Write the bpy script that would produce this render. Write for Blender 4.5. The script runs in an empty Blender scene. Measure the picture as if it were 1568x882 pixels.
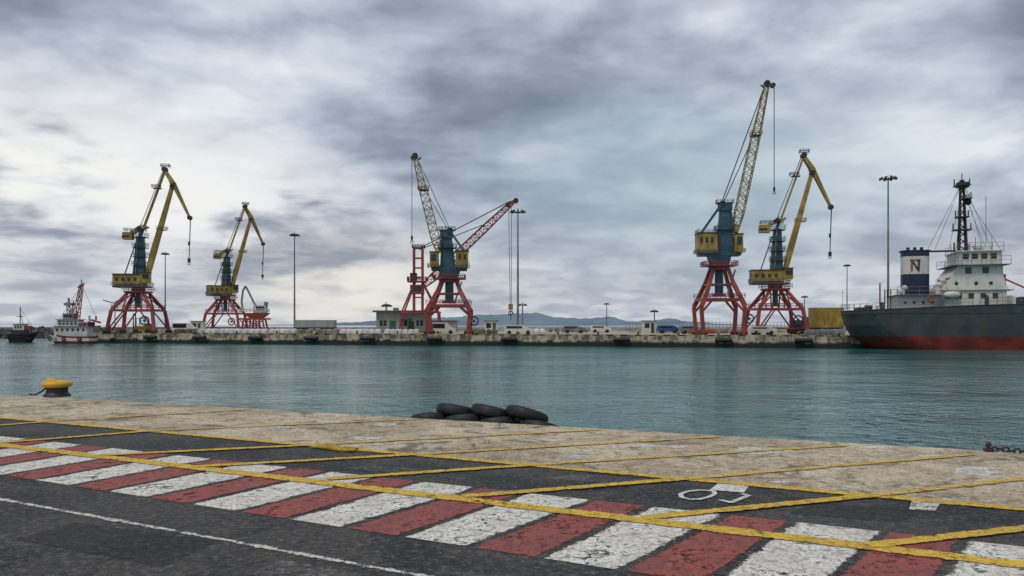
import bpy, math, random
import numpy as np
from mathutils import Vector, Matrix
random.seed(7)
H=1.65; F=1230.0; CX=784.0; HY=497.0; WZ=-1.6
def X(px,d): return (px-CX)/F*d
def Z(py,d): return H+(HY-py)/F*d
def g(px,py):
    d=H*F/(py-HY); return Vector((X(px,d),d,0))
# ------------------------------------------------------------ materials
def nt(mat):
    mat.use_nodes=True; n=mat.node_tree; n.nodes.clear(); return n
class N:
    def __init__(s,tree): s.t=tree
    def new(s,typ,**kw):
        n=s.t.nodes.new(typ)
        for k,v in kw.items(): setattr(n,k,v)
        return n
    def link(s,a,b): s.t.links.new(a,b)
    def pos(s):
        return s.new('ShaderNodeNewGeometry').outputs['Position']
    def noise(s,scale,detail=4,rough=0.55,dist=0.0,vec=None,mul=None):
        v=vec if vec is not None else s.pos()
        if mul is not None:
            m=s.new('ShaderNodeVectorMath',operation='MULTIPLY'); s.link(v,m.inputs[0]); m.inputs[1].default_value=mul; v=m.outputs[0]
        n=s.new('ShaderNodeTexNoise'); s.link(v,n.inputs['Vector'])
        n.inputs['Scale'].default_value=scale; n.inputs['Detail'].default_value=detail
        n.inputs['Roughness'].default_value=rough; n.inputs['Distortion'].default_value=dist
        return n.outputs['Fac']
    def m(s,op,a,b=None,c=None,clamp=False):
        n=s.new('ShaderNodeMath',operation=op); n.use_clamp=clamp
        for i,v in enumerate((a,b,c)):
            if v is None: continue
            if isinstance(v,(int,float)): n.inputs[i].default_value=v
            else: s.link(v,n.inputs[i])
        return n.outputs[0]
    def mr(s,v,a,b,c=0.0,d=1.0,smooth=True):
        n=s.new('ShaderNodeMapRange'); n.interpolation_type='SMOOTHSTEP' if smooth else 'LINEAR'
        s.link(v,n.inputs['Value'])
        for k,x in zip(('From Min','From Max','To Min','To Max'),(a,b,c,d)): n.inputs[k].default_value=x
        return n.outputs['Result']
    def mix(s,f,a,b,mode='MIX'):
        n=s.new('ShaderNodeMix',data_type='RGBA',blend_type=mode)
        for sock,v in ((n.inputs[0],f),(n.inputs[6],a),(n.inputs[7],b)):
            if isinstance(v,(int,float)): sock.default_value=v
            elif isinstance(v,tuple): sock.default_value=(*v,1) if len(v)==3 else v
            else: s.link(v,sock)
        return n.outputs[2]
    def ramp(s,f,stops):
        n=s.new('ShaderNodeValToRGB'); e=n.color_ramp.elements
        while len(e)<len(stops): e.new(0.5)
        for el,(p,c) in zip(e,stops): el.position=p; el.color=(*c,1)
        s.link(f,n.inputs[0]); return n.outputs[0]
    def bsdf(s,col,rough=0.7,bump=None,bs=0.3,bd=0.01,metal=0.0,mask=None,spec=0.5):
        b=s.new('ShaderNodeBsdfPrincipled')
        if isinstance(col,tuple): b.inputs['Base Color'].default_value=(*col,1)
        else: s.link(col,b.inputs['Base Color'])
        if isinstance(rough,(int,float)): b.inputs['Roughness'].default_value=rough
        else: s.link(rough,b.inputs['Roughness'])
        b.inputs['Metallic'].default_value=metal
        b.inputs['Specular IOR Level'].default_value=spec
        if bump is not None:
            u=s.new('ShaderNodeBump'); u.inputs['Strength'].default_value=bs; u.inputs['Distance'].default_value=bd
            s.link(bump,u.inputs['Height']); s.link(u.outputs[0],b.inputs['Normal'])
        out=s.new('ShaderNodeOutputMaterial')
        if mask is not None:
            t=s.new('ShaderNodeBsdfTransparent'); x=s.new('ShaderNodeMixShader')
            s.link(mask,x.inputs[0]); s.link(t.outputs[0],x.inputs[1]); s.link(b.outputs[0],x.inputs[2]); s.link(x.outputs[0],out.inputs[0])
        else: s.link(b.outputs[0],out.inputs[0])
        return b
MATS={}
def paint(name,col,rust=0.25,rough=0.55,dark=0.5,rcol=(0.12,0.05,0.025),sc=1.0,zs=0.25,lo=.5,hi=.7):
    if name in MATS: return MATS[name]
    m=bpy.data.materials.new(name); n=N(nt(m))
    a=n.noise(0.6*sc,4,0.6); b=n.noise(2.5*sc,4,0.7,mul=(1,1,zs))
    f=n.mr(a,0.35,0.7)
    c=n.mix(f,tuple(x*dark for x in col),col)
    c=n.mix(n.m('MULTIPLY',n.mr(b,lo,hi),rust*2.2,clamp=True),c,rcol)
    n.bsdf(c,rough)
    MATS[name]=m; return m
yellow=paint('crane_yellow',(0.46,0.31,0.055),0.35)
red=paint('crane_red',(0.38,0.060,0.048),0.30,dark=.6)
teal=paint('crane_teal',(0.03,0.12,0.175),0.28)
darkm=paint('dark_steel',(0.035,0.035,0.04),0.3)
greym=paint('grey_steel',(0.25,0.26,0.27),0.15)
glass=paint('dark_glass',(0.02,0.03,0.035),0.0,0.15)
white=paint('white_paint',(0.68,0.67,0.61),0.2,0.5,0.85,zs=.12,rcol=(0.30,0.20,0.12),lo=.52)
rope=paint('rope_dark',(0.05,0.05,0.05),0)
navy=paint('navy_paint',(0.012,0.03,0.09),0.05)
hullg=paint('hull_grey',(0.044,0.068,0.074),0.4,0.6,0.6,zs=.08,rcol=(0.085,0.045,0.03),lo=.5,hi=.66)
hullr=paint('hull_red',(0.26,0.030,0.020),0.45,0.6,0.5,zs=.15,rcol=(0.06,0.03,0.025))
blackp=paint('hull_black',(0.015,0.015,0.018),0.1)
green=paint('door_green',(0.03,0.12,0.08),0.1)
orange=paint('orange_paint',(0.5,0.09,0.02),0.1)
bluep=paint('blue_paint',(0.03,0.10,0.30),0.1)
stucco=paint('stucco_wall',(0.30,0.36,0.34),0.1,0.9,0.8)
tarp=paint('tarp_grey',(0.33,0.36,0.35),0.05,0.8,0.8)
bag=paint('bag_white',(0.74,0.75,0.77),0.05,0.9,0.7)
wood=paint('pallet_goods',(0.30,0.27,0.22),0.2,0.9,0.5)

def cracks(n,scale,c,col,w=0.012,amt=0.8,ns=2.0):
    v=n.new('ShaderNodeTexVoronoi',feature='DISTANCE_TO_EDGE'); v.inputs['Scale'].default_value=scale
    a=n.new('ShaderNodeVectorMath',operation='ADD'); n.link(n.pos(),a.inputs[0])
    nn=n.new('ShaderNodeTexNoise'); nn.inputs['Scale'].default_value=ns; nn.inputs['Detail'].default_value=4; n.link(n.pos(),nn.inputs['Vector']); n.link(nn.outputs['Color'],a.inputs[1]); n.link(a.outputs[0],v.inputs['Vector'])
    gate=n.mr(n.noise(0.6,2),0.45,0.6,0,1)
    return n.mix(n.m('MULTIPLY',n.mr(v.outputs['Distance'],w,0.0,0,amt),gate),c,col)
def asphalt_mat(name='asphalt',k=1.0):
    m=bpy.data.materials.new(name); n=N(nt(m))
    big=n.noise(0.5,5,0.7,0.5); mid=n.noise(3.5,5,0.75,1.0); fine=n.noise(60,2,0.8); spk=n.noise(16,5,0.9)
    c=n.mix(n.mr(big,0.42,0.58),(0.016*k,0.016*k,0.0165*k),(0.060*k,0.057*k,0.053*k))
    c=n.mix(n.mr(mid,0.48,0.68,0,0.75),c,(0.115*k,0.108*k,0.096*k))
    c=n.mix(n.mr(mid,0.48,0.32,0,0.75),c,(0.010,0.010,0.010))
    c=n.mix(n.mr(spk,0.54,0.62,0,0.85),c,(0.22*k,0.205*k,0.185*k))
    c=n.mix(n.mr(spk,0.49,0.39,0,0.85),c,(0.006,0.006,0.006))
    c=n.mix(n.mr(fine,0.56,0.68,0,0.6),c,(0.19*k,0.18*k,0.16*k))
    c=cracks(n,0.35,c,(0.008,0.008,0.008),0.008,.7)
    h=n.m('ADD',fine,n.m('MULTIPLY',spk,1.2))
    n.bsdf(c,n.mr(mid,0.3,0.7,0.65,0.95),bump=h,bs=0.7,bd=0.018,spec=.35)
    return m
def concrete_mat(name='concrete',base=(0.43,0.345,0.225),light=(0.66,0.56,0.40),dark=(0.16,0.125,0.085),far=False):
    m=bpy.data.materials.new(name); n=N(nt(m))
    big=n.noise(0.55,5,0.7,0.6); mid=n.noise(2.4,6,0.75,0.8)
    c=n.mix(n.mr(big,0.40,0.60),base,light)
    c=n.mix(n.mr(mid,0.50,0.36,0,0.8),c,dark)
    if not far:
        st=n.noise(9,5,0.8,0.4); fine=n.noise(30,4,0.85); oil=n.noise(0.9,5,0.7,1.2)
        c=n.mix(n.mr(st,0.54,0.64,0,0.75),c,(0.78,0.71,0.57))
        c=n.mix(n.mr(st,0.47,0.35,0,0.8),c,(0.09,0.072,0.052))
        c=n.mix(n.mr(fine,0.49,0.38,0,0.8),c,(0.07,0.06,0.045))
        c=n.mix(n.mr(oil,0.54,0.64,0,0.8),c,(0.12,0.10,0.078))
        c=cracks(n,0.22,c,(0.05,0.042,0.035),.006,ns=1.5)
        n.bsdf(c,0.85,bump=n.m('ADD',fine,mid),bs=0.6,bd=0.014)
    else: n.bsdf(c,0.9)
    return m
def marking_mat(name,col,dirt,lo=0.30,hi=0.40,edge=0.16):
    m=bpy.data.materials.new(name); n=N(nt(m))
    mid=n.noise(2.6,5,0.75,0.6); fine=n.noise(30,4,0.85); st=n.noise(11,5,0.8,0.5)
    c=n.mix(n.mr(mid,0.38,0.6,0,0.8),col,dirt)
    c=n.mix(n.mr(st,0.50,0.37,0,0.8),c,tuple(x*0.35 for x in dirt))
    c=n.mix(n.mr(fine,0.50,0.39,0,0.75),c,tuple(x*0.25 for x in dirt))
    c=cracks(n,1.5,c,tuple(x*0.15 for x in dirt),0.015,0.7,3.0)
    uv=n.new('ShaderNodeUVMap'); sx=n.new('ShaderNodeSeparateXYZ'); n.link(uv.outputs[0],sx.inputs[0])
    e=n.m('MINIMUM',sx.outputs[1],n.m('SUBTRACT',1.0,sx.outputs[1]))
    e=n.mr(e,0.0,edge,-0.16,0.0)
    w=n.m('ADD',n.m('ADD',n.m('MULTIPLY',mid,0.45),n.m('MULTIPLY',fine,0.22)),n.m('MULTIPLY',st,0.33))
    mask=n.mr(n.m('ADD',w,e),lo,hi)
    n.bsdf(c,0.7,bump=fine,bs=0.5,bd=0.01,mask=mask)
    return m
asph=asphalt_mat(); conc=concrete_mat()
mk_w=marking_mat('marking_white',(0.86,0.84,0.78),(0.62,0.59,0.52),0.415,0.47,0.12)
mk_r=marking_mat('marking_red',(0.38,0.080,0.060),(0.25,0.070,0.058),0.42,0.47,0.12)
mk_y=marking_mat('marking_yellow',(0.82,0.53,0.035),(0.60,0.40,0.06),0.40,0.46,0.25)
mk_y2=marking_mat('marking_yellow_worn',(0.80,0.55,0.08),(0.56,0.40,0.12),0.42,0.50,0.3)
mk_w2=marking_mat('marking_white_worn',(0.78,0.76,0.70),(0.62,0.59,0.53),0.42,0.51,0.45)
# ------------------------------------------------------------ mesh builder
class MB:
    def __init__(s): s.v=[];s.f=[];s.mi=[];s.mats=[];s.M=Matrix.Identity(4);s.uv={}
    def mat(s,m):
        if m not in s.mats: s.mats.append(m)
        return s.mats.index(m)
    def add(s,vs,fs,m,uv=None):
        b=len(s.v); s.v+= [s.M@Vector(p) for p in vs]; k=s.mat(m)
        for i,f in enumerate(fs):
            if uv: s.uv[len(s.f)]=uv[i]
            s.f.append([b+j for j in f]); s.mi.append(k)
    def box(s,x0,x1,y0,y1,z0,z1,m):
        vs=[(x0,y0,z0),(x1,y0,z0),(x1,y1,z0),(x0,y1,z0),(x0,y0,z1),(x1,y0,z1),(x1,y1,z1),(x0,y1,z1)]
        s.add(vs,[(0,3,2,1),(4,5,6,7),(0,1,5,4),(1,2,6,5),(2,3,7,6),(3,0,4,7)],m)
    def frust(s,a,b,m):
        vs=[(a[0],a[2],a[4]),(a[1],a[2],a[4]),(a[1],a[3],a[4]),(a[0],a[3],a[4]),(b[0],b[2],b[4]),(b[1],b[2],b[4]),(b[1],b[3],b[4]),(b[0],b[3],b[4])]
        s.add(vs,[(0,3,2,1),(4,5,6,7),(0,1,5,4),(1,2,6,5),(2,3,7,6),(3,0,4,7)],m)
    def fr(s,p0,p1):
        d=(Vector(p1)-Vector(p0)).normalized()
        a=Vector((0,1,0)) if abs(d.y)<0.9 else Vector((1,0,0))
        u=d.cross(a).normalized(); w=u.cross(d).normalized(); return u,w
    def beam(s,p0,p1,w0,m,w1=None,d0=None,d1=None):
        w1=w0 if w1 is None else w1; d0=w0 if d0 is None else d0; d1=w1 if d1 is None else d1
        p0=Vector(p0);p1=Vector(p1);u,w=s.fr(p0,p1)
        vs=[]
        for p,a,b in((p0,w0,d0),(p1,w1,d1)):
            for i,j in((-1,-1),(1,-1),(1,1),(-1,1)): vs.append(p+u*(i*a/2)+w*(j*b/2))
        s.add(vs,[(0,3,2,1),(4,5,6,7),(0,1,5,4),(1,2,6,5),(2,3,7,6),(3,0,4,7)],m)
    def tube(s,p0,p1,r0,m,r1=None,n=8,caps=True):
        r1=r0 if r1 is None else r1;p0=Vector(p0);p1=Vector(p1);u,w=s.fr(p0,p1);vs=[]
        for p,r in((p0,r0),(p1,r1)):
            for i in range(n):
                a=2*math.pi*i/n; vs.append(p+u*(r*math.cos(a))+w*(r*math.sin(a)))
        fs=[(i,(i+1)%n,n+(i+1)%n,n+i) for i in range(n)]
        if caps: fs+=[tuple(range(n))[::-1],tuple(range(n,2*n))]
        s.add(vs,fs,m)
    def torus(s,c,ax,R,r,m,n=24,k=10,sq=1.0):
        c=Vector(c);ax=Vector(ax).normalized();u,w=s.fr((0,0,0),ax);vs=[];fs=[]
        for i in range(n):
            a=2*math.pi*i/n; e=u*math.cos(a)+w*math.sin(a)
            for j in range(k):
                b=2*math.pi*j/k; vs.append(c+e*(R+r*math.cos(b))+ax*(r*sq*math.sin(b)))
        for i in range(n):
            for j in range(k): fs.append((i*k+j,((i+1)%n)*k+j,((i+1)%n)*k+(j+1)%k,i*k+(j+1)%k))
        s.add(vs,fs,m)
    def ball(s,c,rx,ry,rz,m,n=12,k=7):
        vs=[];fs=[]
        for j in range(k+1):
            t=math.pi*j/k
            for i in range(n):
                a=2*math.pi*i/n; vs.append((c[0]+rx*math.sin(t)*math.cos(a),c[1]+ry*math.sin(t)*math.sin(a),c[2]+rz*math.cos(t)))
        for j in range(k):
            for i in range(n): fs.append((j*n+i,(j+1)*n+i,(j+1)*n+(i+1)%n,j*n+(i+1)%n))
        s.add(vs,fs,m)
    def lattice(s,p0,p1,prof,nb,rc,rb,m,ydep=None):
        p0=Vector(p0);p1=Vector(p1);u,w=s.fr(p0,p1);prev=None
        for i in range(nb+1):
            t=i/nb; p=p0.lerp(p1,t)
            W=np.interp(t,[a for a,_ in prof],[b for _,b in prof])
            c=[p+u*(a*W/2)+w*(b*W/2) for a,b in((-1,-1),(1,-1),(1,1),(-1,1))]
            for j in range(4): s.tube(c[j],c[(j+1)%4],rb,m,n=4,caps=False)
            if prev:
                for j in range(4):
                    s.tube(prev[j],c[j],rc,m,n=5,caps=False)
                    k=(j+1)%4
                    if i%2: s.tube(prev[j],c[k],rb,m,n=4,caps=False)
                    else: s.tube(prev[k],c[j],rb,m,n=4,caps=False)
            prev=c
    def rail(s,x0,x1,y0,y1,z,h,r,m,step):
        P=[(x0,y0),(x1,y0),(x1,y1),(x0,y1)]
        for i in range(4):
            a=Vector((*P[i],z));b=Vector((*P[(i+1)%4],z))
            for hh in(h,h*0.5): s.tube(a+Vector((0,0,hh)),b+Vector((0,0,hh)),r,m,n=4,caps=False)
            n=max(1,int((b-a).length/step))
            for k in range(n): q=a.lerp(b,k/n); s.tube(q,q+Vector((0,0,h)),r,m,n=4,caps=False)
    def done(s,name,loc=(0,0,0),rz=0.0,smooth=False):
        me=bpy.data.meshes.new(name); me.from_pydata([tuple(p) for p in s.v],[],s.f)
        for m in s.mats: me.materials.append(m)
        me.polygons.foreach_set('material_index',s.mi)
        if s.uv:
            L=me.uv_layers.new(name='UVMap')
            for p in me.polygons:
                if p.index in s.uv:
                    for li,c in zip(p.loop_indices,s.uv[p.index]): L.data[li].uv=c
        if smooth: me.polygons.foreach_set('use_smooth',[True]*len(me.polygons))
        me.update(); o=bpy.data.objects.new(name,me); bpy.context.collection.objects.link(o)
        o.location=loc; o.rotation_euler=(0,0,rz); return o
# ------------------------------------------------------------ near quay
eL=g(0,603.5); eR=g(1568,693)
u=(eR-eL).normalized(); nrm=Vector((-u.y,u.x,0))
if nrm.y<0: nrm=-nrm
e0=eL-u*60; e1=eR+u*40
mb=MB()
b0=e0-nrm*60; b1=e1-nrm*60
mb.add([b0,b1,e1-nrm*0.35,e0-nrm*0.35],[(0,1,2,3)],asph); mb.done('quay_pavement')
mb=MB()
wallm=concrete_mat('quay_wall_concrete',(0.26,0.22,0.17),(0.36,0.31,0.25),(0.08,0.07,0.055),True)
c0=e0-nrm*0.35; c1=e1-nrm*0.35; Zv=Vector((0,0,1))
pr=[(0.0,0.0,0),(0.30,0.0,0),(0.35,-0.05,0),(0.35,-4,0),(0.0,-4,0)]
for k in range(4):
    a,b=pr[k],pr[k+1]
    mb.add([c0+nrm*a[0]+Zv*a[1],c1+nrm*a[0]+Zv*a[1],c1+nrm*b[0]+Zv*b[1],c0+nrm*b[0]+Zv*b[1]],[(0,1,2,3)],conc if k==0 else wallm)
mb.done('quay_wall')
l1a=g(0,640); l1b=g(1568,781); ul=(l1b-l1a).normalized()
a0=l1a-ul*55; a1=l1b+ul*30
mb=MB(); n_=900; vs=[];ns=[]
for i in range(n_+1):
    t=i/n_; e=e0.lerp(e1,t)-nrm*(0.05+max(0,random.gauss(0,0.018))); a=a0.lerp(a1,t); vs+=[a+Zv*.004,e+Zv*.004]
mb.add(vs,[(2*i,2*i+2,2*i+3,2*i+1) for i in range(n_)],conc); mb.done('concrete_apron')
def strip(mb,A,B,w,z,m):
    A=Vector(A);B=Vector(B);d=(B-A).normalized();s=Vector((-d.y,d.x,0))*w/2;L=(B-A).length;o=Vector((0,0,z))
    mb.add([A-s+o,B-s+o,B+s+o,A+s+o],[(0,1,2,3)],m,[[(0,0),(L,0),(L,1),(0,1)]])
def fit_line(pa,pb): 
    return lambda px: pa[1]+(pb[1]-pa[1])*(px-pa[0])/(pb[0]-pa[0])
top=fit_line((0,668),(1568,838)); bot=fit_line((0,727),(820,853.5))
def fitedges(data,fn):
    P0=g(0,fn(0));P1=g(800,fn(800));d=(P1-P0).normalized()
    A=[];B=[]
    for k,px in data: A.append([1,k,k%2]);B.append((g(px,fn(px))-P0).dot(d))
    s=np.linalg.lstsq(np.array(A),np.array(B),rcond=None)[0]
    return lambda k:P0+d*float(s[0]+s[1]*k+s[2]*(k%2))
T=fitedges([(6,500),(7,590),(8,635),(9,735),(10,800),(11,905),(12,1000),(13,1105),(14,1225),(15,1345),(16,1480)],top)
Bt=fitedges([(4,165),(5,230),(6,290),(7,370),(8,435),(9,525),(10,605),(11,715),(12,820),(13,945),(14,1105)],bot)
mw=MB(); o=Vector((0,0,.004))
for k in range(-30,40):
    q=[Bt(k)+o,Bt(k+1)+o,T(k+1)+o,T(k)+o]
    mw.add(q,[(0,1,2,3)],mk_w if k%2==0 else mk_r,[[(0,0),(0,1),(1,1),(1,0)]])
mw.done('road_marking_hatched_band')
my=MB()
strip(my,l1a-ul*55,l1b+ul*30,0.20,.010,mk_y)
A=g(0,682);B=g(1568,867);d=(B-A).normalized(); strip(my,A-d*40,B+d*20,0.27,.012,mk_y)
my.done('road_marking_yellow_line')
my=MB()
for a,c,b in [((-160,665),(80,646),(390,627)),((-60,684),(230,661),(640,643)),((140,699),(450,684),(920,659)),((300,716),(640,697),(1098,670)),((500,735),(820,713),(1300,683)),((710,762),(1070,733),(1490,697)),((985,795),(1340,760),(1760,713)),((1330,838),(1620,805),(2000,752))]:
    strip(my,g(*a),g(*c),0.19,.016,mk_y); strip(my,g(*c),g(*b),0.20,.016,mk_y2)
my.done('road_marking_parking_bay')
mw=MB(); A=g(0,765);B=g(652,884);d=(B-A).normalized(); strip(mw,A-d*20,B+d*10,0.12,.006,mk_w2); mw.done('road_marking_white_line')
mw=MB()
def poly(mb,pts,z,m):
    vs=[g(*p)+Vector((0,0,z)) for p in pts]; mb.add(vs,[tuple(range(len(pts)))],m,[[(0,0.5)]*len(pts)])
def pl(mb,pts,w,z,m):
    P=[g(*p) for p in pts]
    for i in range(len(P)-1):
        d=(P[i+1]-P[i]).normalized(); strip(mb,P[i]-d*w*0.2,P[i+1]+d*w*0.2,w,z+0.0003*i,m)
mwm=marking_mat('marking_number',(0.82,0.80,0.76),(0.62,0.60,0.54),0.37,0.43,0.05)
poly(mw,[(1099,741.5),(1147,745),(1139,755.5),(1087,751)],.008,mwm)
pl(mw,[(1138,757.5),(1146,760),(1119,770.5),(1104,767)],0.055,.0085,mwm)
pl(mw,[(1092,752.5),(1070,751.5),(1052,753.5),(1042,757.5),(1044,762.5),(1056,766),(1072,765.5),(1086,762),(1095,757.5),(1092,752.5)],0.05,.008,mwm)
mw.done('road_marking_bay_number')
mw=MB()
for c,rx,ry in [((1165,691),62,6),((1500,722),42,9),((1345,686),30,3),((990,684),25,3),((590,651),25,2.5),((560,672),30,3),((1195,739),22,2),((500,646),25,2),((430,655),22,2),((1040,685),20,2),((730,668),30,3),((880,700),26,3),((1420,700),30,3)]:
    n=14; poly(mw,[(c[0]+rx*math.cos(t*6.283/n)*random.uniform(.6,1.1),c[1]+ry*math.sin(t*6.283/n)*random.uniform(.6,1.1)) for t in range(n)],.008,mk_w2)
poly(mw,[(1396,768),(1440,771),(1432,784),(1392,781)],.008,mk_w2)
mw.done('paint_patches')
mw=MB(); ap=asphalt_mat('asphalt_repair',0.55); al=asphalt_mat('asphalt_worn',1.7)
for pts,m in (([(1250,770),(1420,782),(1372,800),(1215,786)],ap),([(880,726),(1010,735),(960,742),(835,733)],al),([(560,712),(700,722),(650,727),(520,718)],al),([(120,800),(330,830),(250,868),(20,826)],ap),([(430,858),(560,880),(530,905),(380,880)],al)):
    poly(mw,[(x+random.uniform(-6,6),y) for x,y in pts],.002,m)
mw.done('asphalt_repair_patches')
# ------------------------------------------------------------ near objects
def mushroom_bollard():
    mb=MB(); ym=paint('bollard_yellow',(0.75,0.42,0.02),0.1,0.5,0.8,sc=6); bm=paint('bollard_black',(0.02,0.02,0.02),0.2,sc=6)
    prof=[(0.34,0),(0.34,0.05),(0.29,0.07),(0.27,0.12),(0.26,0.2),(0.28,0.24)]
    prof2=[(0.28,0.23),(0.34,0.26),(0.36,0.31),(0.33,0.36),(0.22,0.39),(0.08,0.405),(0,0.41)]
    n=28
    for pf,m in((prof,bm),(prof2,ym)):
        vs=[];fs=[]
        for r,z in pf:
            for i in range(n):
                a=2*math.pi*i/n; ex=1.08 if m is ym else 1.0
                vs.append((r*math.cos(a)*ex*0.84,r*math.sin(a)*0.84,z*0.92))
        for j in range(len(pf)-1):
            for i in range(n): fs.append((j*n+i,j*n+(i+1)%n,(j+1)*n+(i+1)%n,(j+1)*n+i))
        mb.add(vs,fs,m)
    mb.ball((-.12,0,.365),.13,.1,.06,ym)
    P=[Vector((-0.2,-.1,0.2)),Vector((-0.3,-.1,0.12)),Vector((-0.45,0.0,.05)),Vector((-0.6,.15,.03)),Vector((-.8,.4,.02))]
    for i in range(4): mb.tube(P[i],P[i+1],0.02,bm,n=6)
    p=g(76,609); p.y+=0.3
    mb.done('mooring_bollard',(p.x,p.y,0.004),0.1,True)
mushroom_bollard()
def tire(center,tilt,az,R,r):
    mb=MB(); tm=MATS.get('rubber')
    if not tm:
        tm=bpy.data.materials.new('rubber'); n=N(nt(tm)); f=n.noise(9,5,0.7); n.bsdf(n.mix(n.mr(f,0.45,0.75),(0.007,0.007,0.008),(0.03,0.03,0.032)),0.6,bump=f,bs=0.3,bd=0.01); MATS['rubber']=tm
    sec=[(-r*0.55,-r*0.95),(0,-r*1.0),(r*0.7,-r*0.85),(r,-r*0.5),(r*1.03,0),(r,r*0.5),(r*0.7,r*0.85),(0,r*1.0),(-r*0.55,r*0.95),(-r*0.35,r*0.8),(r*0.6,r*0.6),(r*0.75,0),(r*0.6,-r*0.6),(-r*0.35,-r*0.8)]
    n=44; vs=[];fs=[];k=len(sec)
    for i in range(n):
        a=2*math.pi*i/n
        for j,(q,z) in enumerate(sec):
            tr=-0.012 if (i%2 and j in(3,4,5)) else 0
            vs.append(((R+q+tr)*math.cos(a),(R+q+tr)*math.sin(a),z))
    for i in range(n):
        for j in range(k): fs.append((i*k+j,((i+1)%n)*k+j,((i+1)%n)*k+(j+1)%k,i*k+(j+1)%k))
    mb.add(vs,fs,tm); o=mb.done('tire_fender',center,0)
    o.rotation_euler=(math.radians(tilt[0]),math.radians(tilt[1]),az)
    for p in o.data.polygons: p.use_smooth=True
def edge_at(px):
    k=(px-CX)/F
    t=(k*eL.y-eL.x)/(u.x-k*u.y); return eL+u*t
az=math.atan2(u.y,u.x)
for px,off,z,tilt in [(640,0.46,-0.09,(-12,-8)),(692,0.48,-0.10,(-14,-10)),(745,0.50,-0.11,(-12,-9)),(812,0.5,-0.15,(-18,6)),(672,0.66,0.07,(-12,6)),(728,0.64,0.075,(-14,9)),(783,0.64,0.07,(-15,11))]:
    p=edge_at(px)+nrm*off; tire((p.x,p.y,z),tilt,az+0.05,0.27,0.11)
mb=MB(); rust=paint('rusty_iron',(0.07,0.045,0.035),0.5,0.8,0.5,sc=8)
p=edge_at(1512)-nrm*0.12
mb.tube((p.x,p.y,0),(p.x,p.y,0.13),0.022,rust); mb.torus((p.x,p.y,0.03),(0,0,1),0.05,0.018,rust,16,8); mb.tube((p.x-.03,p.y,.09),(p.x+.03,p.y,.09),0.02,rust)
for i in range(26):
    q=Vector((p.x,p.y,0))+u*(0.07+0.062*i)+nrm*(0.02*math.sin(i*0.9)); ax=(0.1,0.2,1) if i%2 else (-u.y,u.x,0.35)
    mb.torus((q.x,q.y,0.035+0.01*math.sin(i*1.3)),ax,0.036,0.012,rust,12,6)
mb.done('mooring_chain',smooth=True)
mb=MB(); ym2=paint('cover_yellow',(0.6,0.38,0.03),0.5,0.7,0.6,sc=10)
p=g(512,688)
for i in range(16):
    a=random.uniform(-.3,.3); mb.ball((a,random.uniform(-.06,.06)-0.3*a,0.015),random.uniform(.05,.13),random.uniform(.04,.08),random.uniform(.02,.05),ym2,9,5)
mb.box(-.34,.34,-.09,.09,0.0,0.028,ym2)
mb.done('mooring_ring_cover',(p.x,p.y,0.008),az-0.05,True)
# ------------------------------------------------------------ water
wm=bpy.data.materials.new('harbour_water'); n=N(nt(wm))
w1=n.noise(1.0,4,0.65,0.4,mul=(0.8,0.8,1)); w2=n.noise(3.2,3,0.65,0.3,mul=(0.8,0.7,1)); w3=n.noise(0.04,3,0.55,mul=(1,1.6,1)); w4=n.noise(0.3,3,0.6,mul=(0.8,0.8,1))
gust=n.mr(w3,0.35,0.65,0.40,0.95)
hgt=n.m('MULTIPLY',n.m('ADD',n.m('ADD',n.m('MULTIPLY',w1,0.8),n.m('MULTIPLY',w2,0.30)),n.m('MULTIPLY',w4,0.8)),gust)
ripple_shade=n.noise(1.3,3,0.7,0.3,mul=(0.8,0.55,1))
col=n.mix(n.mr(w3,0.4,0.62),(0.022,0.150,0.150),(0.032,0.195,0.190))
col=n.mix(n.mr(ripple_shade,0.42,0.58,0,0.5),col,(0.012,0.078,0.082))  # light-dark ripple contrast painted into the water colour, separate from the bump
b=n.bsdf(col,0.06,bump=hgt,bs=0.75,bd=0.40); b.inputs['IOR'].default_value=1.33
mb=MB(); mb.add([(-7000,-200,WZ),(7000,-200,WZ),(7000,9000,WZ),(-7000,9000,WZ)],[(0,1,2,3)],wm); mb.done('water')
# ------------------------------------------------------------ far quay
qa=Vector((X(140,143.5),143.5,0)); qb=Vector((46.6,111,0)); qd=(qb-qa).normalized(); qn=Vector((-qd.y,qd.x,0))
qe=qb+qd*90
fq=concrete_mat('far_quay_concrete',(0.33,0.29,0.22),(0.47,0.43,0.35),(0.12,0.10,0.08),True)
fm=bpy.data.materials.new('quay_face'); n=N(nt(fm))
s=n.noise(0.8,6,0.75,mul=(1,1,0.3)); sz=n.new('ShaderNodeSeparateXYZ'); n.link(n.pos(),sz.inputs[0])
c=n.mix(n.mr(s,0.40,0.60),(0.10,0.085,0.065),(0.48,0.42,0.31))
tide=n.mr(n.m('ADD',sz.outputs[2],n.m('MULTIPLY',s,0.9)),-0.62,-0.30)
c=n.mix(tide,(0.02,0.022,0.02),c); n.bsdf(c,0.9)
mb=MB()
def Q(p,z): return (p.x,p.y,z)
mb.add([Q(qa,0),Q(qe,0),Q(qe+qn*120,0),Q(qa+qn*75,0)],[(0,1,2,3)],fq)
prof=[(0.6,0.0),(0.6,0.18),(0.0,0.18),(0.0,-0.62),(-0.5,-0.66),(-0.5,-3)]
for k in range(len(prof)-1):
    a,b_=prof[k],prof[k+1]
    mb.add([Q(qa+qn*a[0],a[1]),Q(qe+qn*a[0],a[1]),Q(qe+qn*b_[0],b_[1]),Q(qa+qn*b_[0],b_[1])],[(0,1,2,3)],fm if k>1 else fq)
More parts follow.
